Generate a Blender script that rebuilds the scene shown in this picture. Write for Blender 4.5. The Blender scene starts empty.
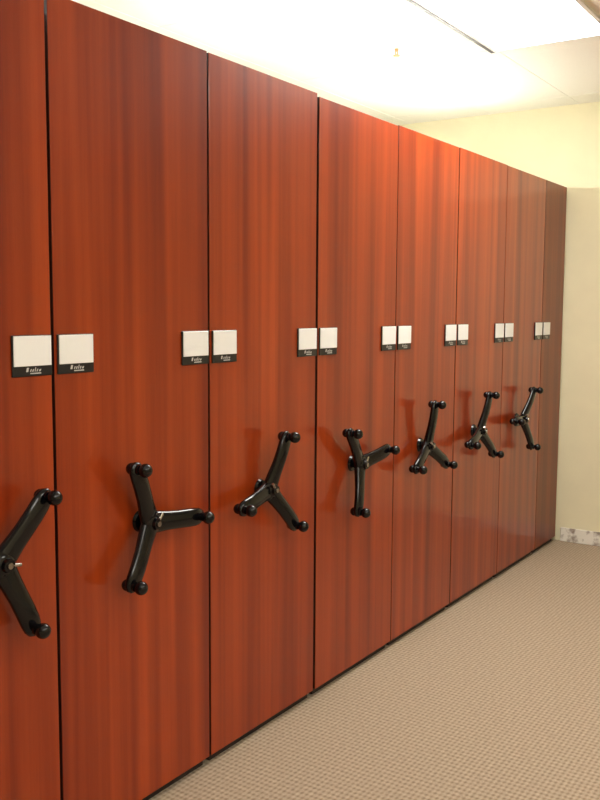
import bpy, bmesh, math, random
from mathutils import Vector, Matrix
random.seed(4)
scene = bpy.context.scene
COL = scene.collection
scene.view_settings.view_transform = 'Standard'
scene.view_settings.look = 'None'

# ---------------------------------------------------------------- materials
def new_mat(name):
    m = bpy.data.materials.new(name); m.use_nodes = True
    nt = m.node_tree
    return m, nt, nt.nodes['Principled BSDF']

def simple(name, col, rough=0.5, metal=0.0, noise=0.0, nscale=40, coat=0.0, bump=0.0, spec=0.5):
    m, nt, b = new_mat(name)
    b.inputs['Roughness'].default_value = rough
    b.inputs['Metallic'].default_value = metal
    b.inputs['Coat Weight'].default_value = coat
    b.inputs['Specular IOR Level'].default_value = spec
    tc = nt.nodes.new('ShaderNodeTexCoord')
    n = nt.nodes.new('ShaderNodeTexNoise'); n.inputs['Scale'].default_value = nscale
    n.inputs['Detail'].default_value = 4
    nt.links.new(tc.outputs['Object'], n.inputs['Vector'])
    r = nt.nodes.new('ShaderNodeValToRGB')
    r.color_ramp.elements[0].position = 0.3; r.color_ramp.elements[1].position = 0.7
    r.color_ramp.elements[0].color = (*[c*(1-noise) for c in col], 1)
    r.color_ramp.elements[1].color = (*[min(1, c*(1+noise*0.5)) for c in col], 1)
    nt.links.new(n.outputs['Fac'], r.inputs['Fac'])
    nt.links.new(r.outputs['Color'], b.inputs['Base Color'])
    if bump:
        bp = nt.nodes.new('ShaderNodeBump'); bp.inputs['Strength'].default_value = bump
        bp.inputs['Distance'].default_value = 0.002
        nt.links.new(n.outputs['Fac'], bp.inputs['Height'])
        nt.links.new(bp.outputs['Normal'], b.inputs['Normal'])
    return m

def emissive(name, col, s):
    m, nt, b = new_mat(name)
    b.inputs['Base Color'].default_value = (0.9, 0.9, 0.88, 1)
    b.inputs['Emission Color'].default_value = (*col, 1)
    b.inputs['Emission Strength'].default_value = s
    return m

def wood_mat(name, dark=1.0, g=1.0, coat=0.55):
    m, nt, b = new_mat(name)
    N = nt.nodes.new; L = nt.links.new
    tc = N('ShaderNodeTexCoord'); oi = N('ShaderNodeObjectInfo')
    mul = N('ShaderNodeVectorMath'); mul.operation = 'SCALE'
    comb = N('ShaderNodeCombineXYZ')
    L(oi.outputs['Random'], comb.inputs[0]); L(oi.outputs['Random'], comb.inputs[2])
    L(comb.outputs[0], mul.inputs[0]); mul.inputs['Scale'].default_value = 37.0
    add = N('ShaderNodeVectorMath'); add.operation = 'ADD'
    L(tc.outputs['Object'], add.inputs[0]); L(mul.outputs[0], add.inputs[1])
    def streak(sx, sz, detail, dist):
        mp = N('ShaderNodeMapping'); mp.inputs['Scale'].default_value = (sx, 3, sz)
        L(add.outputs[0], mp.inputs['Vector'])
        n = N('ShaderNodeTexNoise'); n.inputs['Scale'].default_value = 1
        n.inputs['Detail'].default_value = detail; n.inputs['Distortion'].default_value = dist
        L(mp.outputs[0], n.inputs['Vector']); return n
    n1 = streak(11, 0.28, 2, 0.3)     # broad veneer bands
    n2 = streak(38, 0.6, 3, 0.1)      # grain
    n3 = streak(230, 7, 2, 0.0)       # pores
    r1 = N('ShaderNodeValToRGB'); e = r1.color_ramp.elements
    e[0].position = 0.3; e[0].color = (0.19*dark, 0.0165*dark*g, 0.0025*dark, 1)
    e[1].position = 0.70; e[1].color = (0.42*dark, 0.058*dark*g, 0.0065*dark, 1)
    L(n1.outputs['Fac'], r1.inputs['Fac'])
    r2 = N('ShaderNodeValToRGB'); e = r2.color_ramp.elements
    e[0].position = 0.3; e[0].color = (0.86, 0.78, 0.76, 1)
    e[1].position = 0.7; e[1].color = (1.06, 1.09, 1.08, 1)
    L(n2.outputs['Fac'], r2.inputs['Fac'])
    r3 = N('ShaderNodeValToRGB'); e = r3.color_ramp.elements
    e[0].position = 0.32; e[0].color = (0.85, 0.78, 0.78, 1)
    e[1].position = 0.5; e[1].color = (1, 1, 1, 1)
    L(n3.outputs['Fac'], r3.inputs['Fac'])
    mx = N('ShaderNodeMix'); mx.data_type = 'RGBA'; mx.blend_type = 'MULTIPLY'; mx.inputs[0].default_value = 0.9
    L(r1.outputs[0], mx.inputs[6]); L(r2.outputs[0], mx.inputs[7])
    mx2 = N('ShaderNodeMix'); mx2.data_type = 'RGBA'; mx2.blend_type = 'MULTIPLY'; mx2.inputs[0].default_value = 0.4
    L(mx.outputs[2], mx2.inputs[6]); L(r3.outputs[0], mx2.inputs[7])
    L(mx2.outputs[2], b.inputs['Base Color'])
    b.inputs['Roughness'].default_value = 0.36
    b.inputs['Specular IOR Level'].default_value = 0.25
    b.inputs['Coat Weight'].default_value = coat
    b.inputs['Coat Roughness'].default_value = 0.10
    return m

def carpet_mat():
    m, nt, b = new_mat('carpet_loop')
    N = nt.nodes.new; L = nt.links.new
    tc = N('ShaderNodeTexCoord')
    sep = N('ShaderNodeSeparateXYZ'); L(tc.outputs['Object'], sep.inputs[0])
    def sine(sock, period):
        a = N('ShaderNodeMath'); a.operation = 'MULTIPLY'; a.inputs[1].default_value = 2*math.pi/period
        L(sock, a.inputs[0]); s = N('ShaderNodeMath'); s.operation = 'SINE'; L(a.outputs[0], s.inputs[0]); return s
    sx = sine(sep.outputs[0], 0.024); sy = sine(sep.outputs[1], 0.018)
    p = N('ShaderNodeMath'); p.operation = 'ADD'; L(sx.outputs[0], p.inputs[0]); L(sy.outputs[0], p.inputs[1])
    mr = N('ShaderNodeMapRange'); mr.inputs[1].default_value = -1.8; mr.inputs[2].default_value = 1.5
    L(p.outputs[0], mr.inputs[0])
    n = N('ShaderNodeTexNoise'); n.inputs['Scale'].default_value = 75; n.inputs['Detail'].default_value = 4
    L(tc.outputs['Object'], n.inputs['Vector'])
    r = N('ShaderNodeValToRGB'); e = r.color_ramp.elements
    e[0].position = 0.0; e[0].color = (0.30, 0.225, 0.155, 1)
    e[1].position = 0.8; e[1].color = (0.475, 0.385, 0.29, 1)
    L(mr.outputs[0], r.inputs['Fac'])
    r2 = N('ShaderNodeValToRGB'); e = r2.color_ramp.elements
    e[0].position = 0.3; e[0].color = (0.80, 0.80, 0.80, 1); e[1].position = 0.7; e[1].color = (1.08, 1.08, 1.08, 1)
    L(n.outputs['Fac'], r2.inputs['Fac'])
    mx = N('ShaderNodeMix'); mx.data_type = 'RGBA'; mx.blend_type = 'MULTIPLY'; mx.inputs[0].default_value = 1
    L(r.outputs[0], mx.inputs[6]); L(r2.outputs[0], mx.inputs[7])
    L(mx.outputs[2], b.inputs['Base Color'])
    b.inputs['Roughness'].default_value = 0.95; b.inputs['Specular IOR Level'].default_value = 0.1
    bp = N('ShaderNodeBump'); bp.inputs['Strength'].default_value = 0.25; bp.inputs['Distance'].default_value = 0.002
    L(mr.outputs[0], bp.inputs['Height']); L(bp.outputs[0], b.inputs['Normal'])
    return m

M_wood = wood_mat('cherry_veneer')
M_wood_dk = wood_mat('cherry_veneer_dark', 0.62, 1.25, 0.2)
M_edge = simple('black_edge_band', (0.03, 0.006, 0.004), 0.5, noise=0.2)
M_plinth = simple('black_plinth', (0.012, 0.006, 0.005), 0.7, noise=0.2)
M_body = simple('shelving_steel_grey', (0.35, 0.33, 0.3), 0.5, noise=0.05)
M_black = simple('glossy_black_plastic', (0.002, 0.002, 0.003), 0.12, noise=0.1, spec=0.38)
M_plate = simple('label_black', (0.008, 0.008, 0.01), 0.4, noise=0.1)
M_card = simple('label_card_white', (0.95, 0.97, 1.0), 0.3, noise=0.01)
M_print = simple('label_print_white', (0.6, 0.6, 0.6), 0.5, noise=0.02)
M_chrome = simple('worn_nickel', (0.40, 0.37, 0.33), 0.25, metal=1.0, noise=0.35, nscale=60)
M_wall = simple('wall_cream_paint', (0.84, 0.78, 0.55), 0.75, noise=0.03, nscale=6, bump=0.05)
M_ceil = simple('ceiling_tile_white', (0.90, 0.88, 0.79), 0.9, noise=0.02, nscale=90, bump=0.05)
M_tbar = simple('ceiling_tbar', (0.90, 0.88, 0.79), 0.6, noise=0.02)
def scuffed():
    m, nt, b = new_mat('baseboard_scuffed')
    N = nt.nodes.new; L = nt.links.new
    tc = N('ShaderNodeTexCoord')
    n = N('ShaderNodeTexNoise'); n.inputs['Scale'].default_value = 13; n.inputs['Detail'].default_value = 6
    L(tc.outputs['Object'], n.inputs['Vector'])
    r = N('ShaderNodeValToRGB'); e = r.color_ramp.elements
    e[0].position = 0.42; e[0].color = (0.30, 0.24, 0.20, 1)
    e[1].position = 0.53; e[1].color = (0.84, 0.81, 0.74, 1)
    L(n.outputs['Fac'], r.inputs['Fac']); L(r.outputs[0], b.inputs['Base Color'])
    b.inputs['Roughness'].default_value = 0.6
    return m
M_base = scuffed()
M_carpet = carpet_mat()
M_diff = emissive('troffer_diffuser', (1.0, 0.97, 0.90), 26)
M_fill = emissive('added_fill_diffuser', (1.0, 0.96, 0.88), 15)  # for the unseen troffers added as fill
M_up = emissive('added_uplight_glow', (1.0, 0.975, 0.89), 85)  # glow of the added uplights, not a known lamp
M_white = simple('white_enamel', (0.8, 0.8, 0.78), 0.4, noise=0.02)
M_copper = simple('sprinkler_brass', (0.80, 0.38, 0.16), 0.4, metal=0.2, noise=0.1)

# ---------------------------------------------------------------- helpers
def obj_from_bm(bm, name, mats, parent=None, smooth=False, loc=None):
    me = bpy.data.meshes.new(name)
    bmesh.ops.recalc_face_normals(bm, faces=bm.faces)
    bm.to_mesh(me); bm.free()
    for m in mats: me.materials.append(m)
    if smooth:
        for p in me.polygons: p.use_smooth = True
        me.set_sharp_from_angle(angle=math.radians(45))
    o = bpy.data.objects.new(name, me); COL.objects.link(o)
    if parent: o.parent = parent
    if loc: o.location = loc
    return o

def add_box(bm, x0, x1, y0, y1, z0, z1, mi=0, bevel=0.0, seg=2):
    res = bmesh.ops.create_cube(bm, size=1.0)
    vs = res['verts']
    for v in vs:
        v.co = Vector(((x0+x1)/2+v.co.x*(x1-x0), (y0+y1)/2+v.co.y*(y1-y0), (z0+z1)/2+v.co.z*(z1-z0)))
    fs = set(f for v in vs for f in v.link_faces)
    for f in fs: f.material_index = mi
    if bevel:
        es = list(set(e for v in vs for e in v.link_edges))
        r = bmesh.ops.bevel(bm, geom=es, offset=bevel, segments=seg, affect='EDGES', profile=0.5)
        for f in r['faces']: f.material_index = mi

def add_cyl(bm, p0, p1, r0, r1, mi=0, seg=20):
    p0 = Vector(p0); p1 = Vector(p1); d = p1-p0
    q = d.to_track_quat('Z', 'Y').to_matrix().to_4x4()
    mat = Matrix.Translation((p0+p1)/2) @ q
    res = bmesh.ops.create_cone(bm, cap_ends=True, segments=seg, radius1=r0, radius2=r1, depth=d.length, matrix=mat)
    for f in set(f for v in res['verts'] for f in v.link_faces): f.material_index = mi

def add_ball(bm, c, r, mi=0, sc=(1, 1, 1)):
    mat = Matrix.Translation(Vector(c)) @ Matrix.Diagonal((*sc, 1))
    res = bmesh.ops.create_uvsphere(bm, u_segments=20, v_segments=12, radius=r, matrix=mat)
    for f in set(f for v in res['verts'] for f in v.link_faces): f.material_index = mi

def loft(bm, rings, mi=0):
    R = [[bm.verts.new(p) for p in ring] for ring in rings]
    n = len(R[0])
    for a, b2 in zip(R[:-1], R[1:]):
        for i in range(n):
            f = bm.faces.new((a[i], a[(i+1) % n], b2[(i+1) % n], b2[i])); f.material_index = mi
    f = bm.faces.new(R[0]); f.material_index = mi
    f = bm.faces.new(list(reversed(R[-1]))); f.material_index = mi

# ---------------------------------------------------------------- layout
D = 1.909
CAMZ = 1.565
W = 0.3475*D
B = [0.8836*D + (i-1)*W for i in range(-4, 8)]   # panel boundaries
END_X = 3.188*D
ZB, ZT = 0.030, 2.376
WALLX = END_X + 0.02
CEIL = 2.91
X0, X1, Y0, Y1 = -3.0, WALLX, -4.2, 1.75

# room shell
def slab(name, *b, mat):
    bm = bmesh.new(); add_box(bm, *b); return obj_from_bm(bm, name, [mat])
slab('floor', X0-0.1, X1+0.1, Y0-0.1, Y1+0.1, -0.1, 0, mat=M_carpet)
slab('ceiling', X0-0.1, X1+0.1, Y0-0.1, Y1+0.1, CEIL, CEIL+0.1, mat=M_ceil)
slab('wall_right', X1, X1+0.1, Y0, Y1, 0, CEIL, mat=M_wall)
slab('wall_left', X0-0.1, X0, Y0, Y1, 0, CEIL, mat=M_wall)
slab('wall_back', X0, X1, Y1, Y1+0.1, 0, CEIL, mat=M_wall)
slab('wall_front', X0, X1, Y0-0.1, Y0, 0, CEIL, mat=M_wall)
bm = bmesh.new(); add_box(bm, X1-0.012, X1, Y0, -0.03, 0, 0.095, bevel=0.004)
obj_from_bm(bm, 'baseboard_right', [M_base])
bm = bmesh.new(); add_box(bm, X0, X0+0.012, Y0, Y1, 0, 0.095, bevel=0.004)
obj_from_bm(bm, 'baseboard_left', [M_base])
bm = bmesh.new(); add_box(bm, X0+0.012, X1-0.012, Y0, Y0+0.012, 0, 0.095, bevel=0.004)
obj_from_bm(bm, 'baseboard_front', [M_base])

# ceiling suspension grid (thin T bars, same white as the tiles)
bm = bmesh.new()
ty = -0.05
ys = [ty+0.61*k for k in range(-6, 3)]
for y in ys: add_box(bm, X0, X1, y-0.010, y+0.010, CEIL-0.0015, CEIL)
xs = [4.64-1.22*k for k in range(-1, 7)]
for x in xs:
    if X0 < x < X1: add_box(bm, x-0.010, x+0.010, Y0, Y1, CEIL-0.0013, CEIL)
obj_from_bm(bm, 'trim_1', [M_tbar])

# troffers; the dim ones are unseen, added to light the near side
def troffer(x1, y1, mat, slot=False):
    x0 = x1-1.22; y0 = y1-0.61
    bm = bmesh.new()
    t = 0.022; z = CEIL-0.012
    add_box(bm, x0, x1, y0, y0+t, z, CEIL, 0); add_box(bm, x0, x1, y1-t, y1, z, CEIL, 0)
    add_box(bm, x0, x0+t, y0+t, y1-t, z, CEIL, 0); add_box(bm, x1-t, x1, y0+t, y1-t, z, CEIL, 0)
    add_box(bm, x0+t, x1-t, y0+t, y1-t, CEIL-0.008, CEIL-0.002, 1)
    if slot:
        add_box(bm, x0-1.2, x1, y1, y1+0.018, z-0.002, CEIL, 2)
    obj_from_bm(bm, 'fluorescent_troffer', [M_white, mat, M_plate])
troffer(4.64, -0.05, M_diff, slot=True)
troffer(0.98, -1.88, M_fill)  # this and the next two: unseen fill, added
troffer(2.95, -2.49, M_fill)
troffer(0.98, -3.10, M_fill)

# ---------------------------------------------------------------- cabinets
def cabinet(x0, x1, gapl, gapr, mat, dz=0.0, depth=1.05):
    root = bpy.data.objects.new('mobile_shelving_cabinet', None)
    COL.objects.link(root); root.location = ((x0+x1)/2, 0, 0)
    w = x1-x0; h = w/2
    zt = ZT+dz
    bm = bmesh.new()
    add_box(bm, -h+gapl/2, h-gapr/2, 0, 0.022, ZB, zt, 0, bevel=0.0015, seg=1)
    for f in bm.faces:
        if abs(f.normal.y) < 0.5: f.material_index = 1
    obj_from_bm(bm, 'end_panel', [mat, M_edge], root)
    bm = bmesh.new()
    a, b_ = -h+0.018, h-0.018
    add_box(bm, a, b_, 0.022, 0.034, ZB+0.02, ZT-0.012, 1)
    add_box(bm, a, b_, depth-0.02, depth, ZB+0.02, ZT-0.03)
    add_box(bm, -0.008, 0.008, 0.034, depth-0.02, ZB+0.02, ZT-0.03)
    for k in range(8):
        z = ZB+0.06+k*(ZT-ZB-0.13)/7
        add_box(bm, a, b_, 0.034, depth-0.02, z, z+0.03)
    obj_from_bm(bm, 'shelving_carcass', [M_body, M_plinth], root)
    bm = bmesh.new()
    add_box(bm, a, b_, 0.02, depth, 0.0, ZB+0.02)
    obj_from_bm(bm, 'carriage_plinth', [M_plinth], root)
    return root

base = 4
gaps = {base+1: 0.010, base+2: 0.009, base+3: 0.016, base+4: 0.007, base+5: 0.011, base+6: 0.006, base+7: 0.006}
dzs = {base: 0.004, base+1: 0.008, base+2: 0.006, base+3: -0.004, base+4: 0.0, base+5: 0.002, base+6: 0.0}
for i in range(len(B)-1):
    cabinet(B[i], B[i+1], gaps.get(i, .009), gaps.get(i+1, .009), M_wood, dzs.get(i, 0))
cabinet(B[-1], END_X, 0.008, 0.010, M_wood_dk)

# ---------------------------------------------------------------- labels
def label(xa, xb):
    w = xb-xa
    bm = bmesh.new()
    z0, z1 = 1.386, 1.494
    add_box(bm, 0, w, -0.006, -0.0002, z0, z1, 0, bevel=0.0015, seg=1)
    add_box(bm, 0.004, w-0.004, -0.0085, -0.005, z0+0.027, z1-0.002, 1, bevel=0.001, seg=1)
    # plain stand-in mark on the black strip
    cx = w*0.52; y = -0.0066; zc = z0+0.016
    xx = cx-0.026
    for dx, hh in [(0.012, .011), (0.006, .007), (0.007, .007), (0.005, .011), (0.007, .007), (0.010, .006)]:
        v = [bm.verts.new((px, y, pz)) for px, pz in
             [(xx, zc-0.004), (xx+dx*0.6, zc-0.004), (xx+dx*0.6+0.003, zc-0.004+hh), (xx+0.003, zc-0.004+hh)]]
        f = bm.faces.new(v); f.material_index = 2
        xx += dx+0.001
    v = [bm.verts.new(p) for p in [(cx-0.012, y, zc-0.010), (cx+0.024, y, zc-0.010), (cx+0.024, y, zc-0.007), (cx-0.012, y, zc-0.007)]]
    f = bm.faces.new(v); f.material_index = 2
    obj_from_bm(bm, 'label_holder', [M_plate, M_card, M_print], loc=(xa, 0, 0))
LW = 0.132
n = len(B)
for i in range(n):
    edges = (B[i], B[i+1] if i+1 < n else END_X)
    if i > 0: label(edges[0]+0.012, edges[0]+0.012+LW)
    if i < n-1: label(edges[1]-0.008-LW, edges[1]-0.008)

# ---------------------------------------------------------------- handwheels
def handwheel(x, rot, z=0.921):
    bm = bmesh.new()
    add_cyl(bm, (0, -0.0002, 0), (0, -0.010, 0), 0.034, 0.030, 0, 28)
    add_cyl(bm, (0, -0.010, 0), (0, -0.035, 0), 0.017, 0.017, 0, 20)
    add_ball(bm, (0, -0.046, 0), 0.038, 0, (1, 0.62, 1))
    add_cyl(bm, (0, -0.060, 0), (0, -0.076, 0), 0.020, 0.017, 0, 20)
    # small release lever and lock pin
    add_cyl(bm, (0, -0.074, 0), (0, -0.080, 0), 0.009, 0.008, 1, 16)
    a0 = math.radians(rot+60)
    lu = Vector((math.cos(a0), 0, math.sin(a0)))
    add_cyl(bm, Vector((0, -0.070, 0))+lu*0.012, Vector((0, -0.074, 0))+lu*0.036, 0.006, 0.005, 1, 12)
    R = 0.198
    for k in range(3):
        a = math.radians(rot+120*k)
        u = Vector((math.cos(a), 0, math.sin(a))); v = Vector((-math.sin(a), 0, math.cos(a)))
        Y = Vector((0, -1, 0))
        prof = [(0.000, .033, .019, .043), (0.025, .034, .019, .045), (0.06, .0305, .018, .051), (0.10, .0290, .017, .059),
                (0.14, .0295, .016, .065), (0.175, .0295, .015, .068), (0.195, .0270, .014, .068),
                (0.210, .020, .011, .068), (0.218, .008, .006, .068)]
        rings = []
        for r, hw_, ht, yy in prof:
            ring = []
            for j in range(20):
                t = 2*math.pi*j/20
                c, s = math.cos(t), math.sin(t)
                cc = math.copysign(abs(c)**0.9, c); ss = math.copysign(abs(s)**0.9, s)
                ring.append(u*r + v*(hw_*cc) + Y*(yy+ht*ss))
            rings.append(ring)
        loft(bm, rings, 0)
        tip = u*R
        add_cyl(bm, tip+Y*0.070, tip+Y*0.100, 0.010, 0.010, 0, 16)
        add_cyl(bm, tip+Y*0.080, tip+Y*0.086, 0.015, 0.014, 0, 16)
        add_ball(bm, tip+Y*0.106, 0.0205, 0)
        add_ball(bm, tip+Y*0.052, 0.018, 0)
    o = obj_from_bm(bm, 'three_spoke_handwheel', [M_black, M_chrome], smooth=True, loc=(x, 0, z))
    return o
hw = [(0, 0.112, -68), (1, -0.003, -4), (2, -0.045, 70), (3, -0.05, 12), (4, -0.062, 86), (5, -0.075, 75), (6, -0.082, 58)]
for k, off, rot in hw:
    i = base+k
    handwheel((B[i]+B[i+1])/2+off, rot)
for i in range(0, base):
    handwheel((B[i]+B[i+1])/2, 30*i)

# ---------------------------------------------------------------- added uplights, hidden on cabinet tops to brighten the ceiling
for xx in (0.2, 1.9, 3.6, 5.1):
    bm = bmesh.new()
    zb = ZT-0.029
    add_box(bm, xx-0.6, xx+0.6, 0.50, 0.62, zb, zb+0.045, 0, bevel=0.004)
    add_cyl(bm, (xx-0.57, 0.56, zb+0.062), (xx+0.57, 0.56, zb+0.062), 0.016, 0.016, 1, 12)
    for s in (-1, 1):
        add_box(bm, xx+s*0.585-0.012, xx+s*0.585+0.012, 0.54, 0.58, zb+0.04, zb+0.08, 0)
    obj_from_bm(bm, 'added_uplight', [M_white, M_up])

# sprinkler
bm = bmesh.new()
c = (4.33, 0.36)
add_cyl(bm, (*c, CEIL), (*c, CEIL-0.005), 0.030, 0.026, 1, 24)
add_cyl(bm, (*c, CEIL-0.005), (*c, CEIL-0.018), 0.011, 0.009, 0)
for s in (-1, 1):
    add_cyl(bm, (c[0]+s*0.009, c[1], CEIL-0.014), (c[0]+s*0.013, c[1], CEIL-0.030), 0.003, 0.003, 0, 8)
    add_cyl(bm, (c[0]+s*0.013, c[1], CEIL-0.030), (c[0], c[1], CEIL-0.038), 0.003, 0.003, 0, 8)
add_cyl(bm, (*c, CEIL-0.038), (*c, CEIL-0.042), 0.018, 0.018, 0)
obj_from_bm(bm, 'ceiling_sprinkler', [M_copper, M_white], smooth=True)

# ---------------------------------------------------------------- world + camera
w = bpy.data.worlds.new('world'); scene.world = w; w.use_nodes = True
w.node_tree.nodes['Background'].inputs[0].default_value = (0.9, 0.85, 0.75, 1)
w.node_tree.nodes['Background'].inputs[1].default_value = 0.2

cd = bpy.data.cameras.new('camera'); cam = bpy.data.objects.new('camera', cd); COL.objects.link(cam)
r = Vector((.5507, -.8347, .00595)); f = Vector((.8310, .5475, -.09875)).normalized()
r = (r - f*r.dot(f)).normalized(); u = r.cross(f)
m = Matrix((r, u, -f)).transposed().to_4x4()
m.translation = Vector((0, -D, CAMZ))
cam.matrix_world = m
cd.sensor_fit = 'VERTICAL'; cd.sensor_height = 24; cd.lens = 913/800*24
cd.clip_start = 0.02
scene.camera = cam
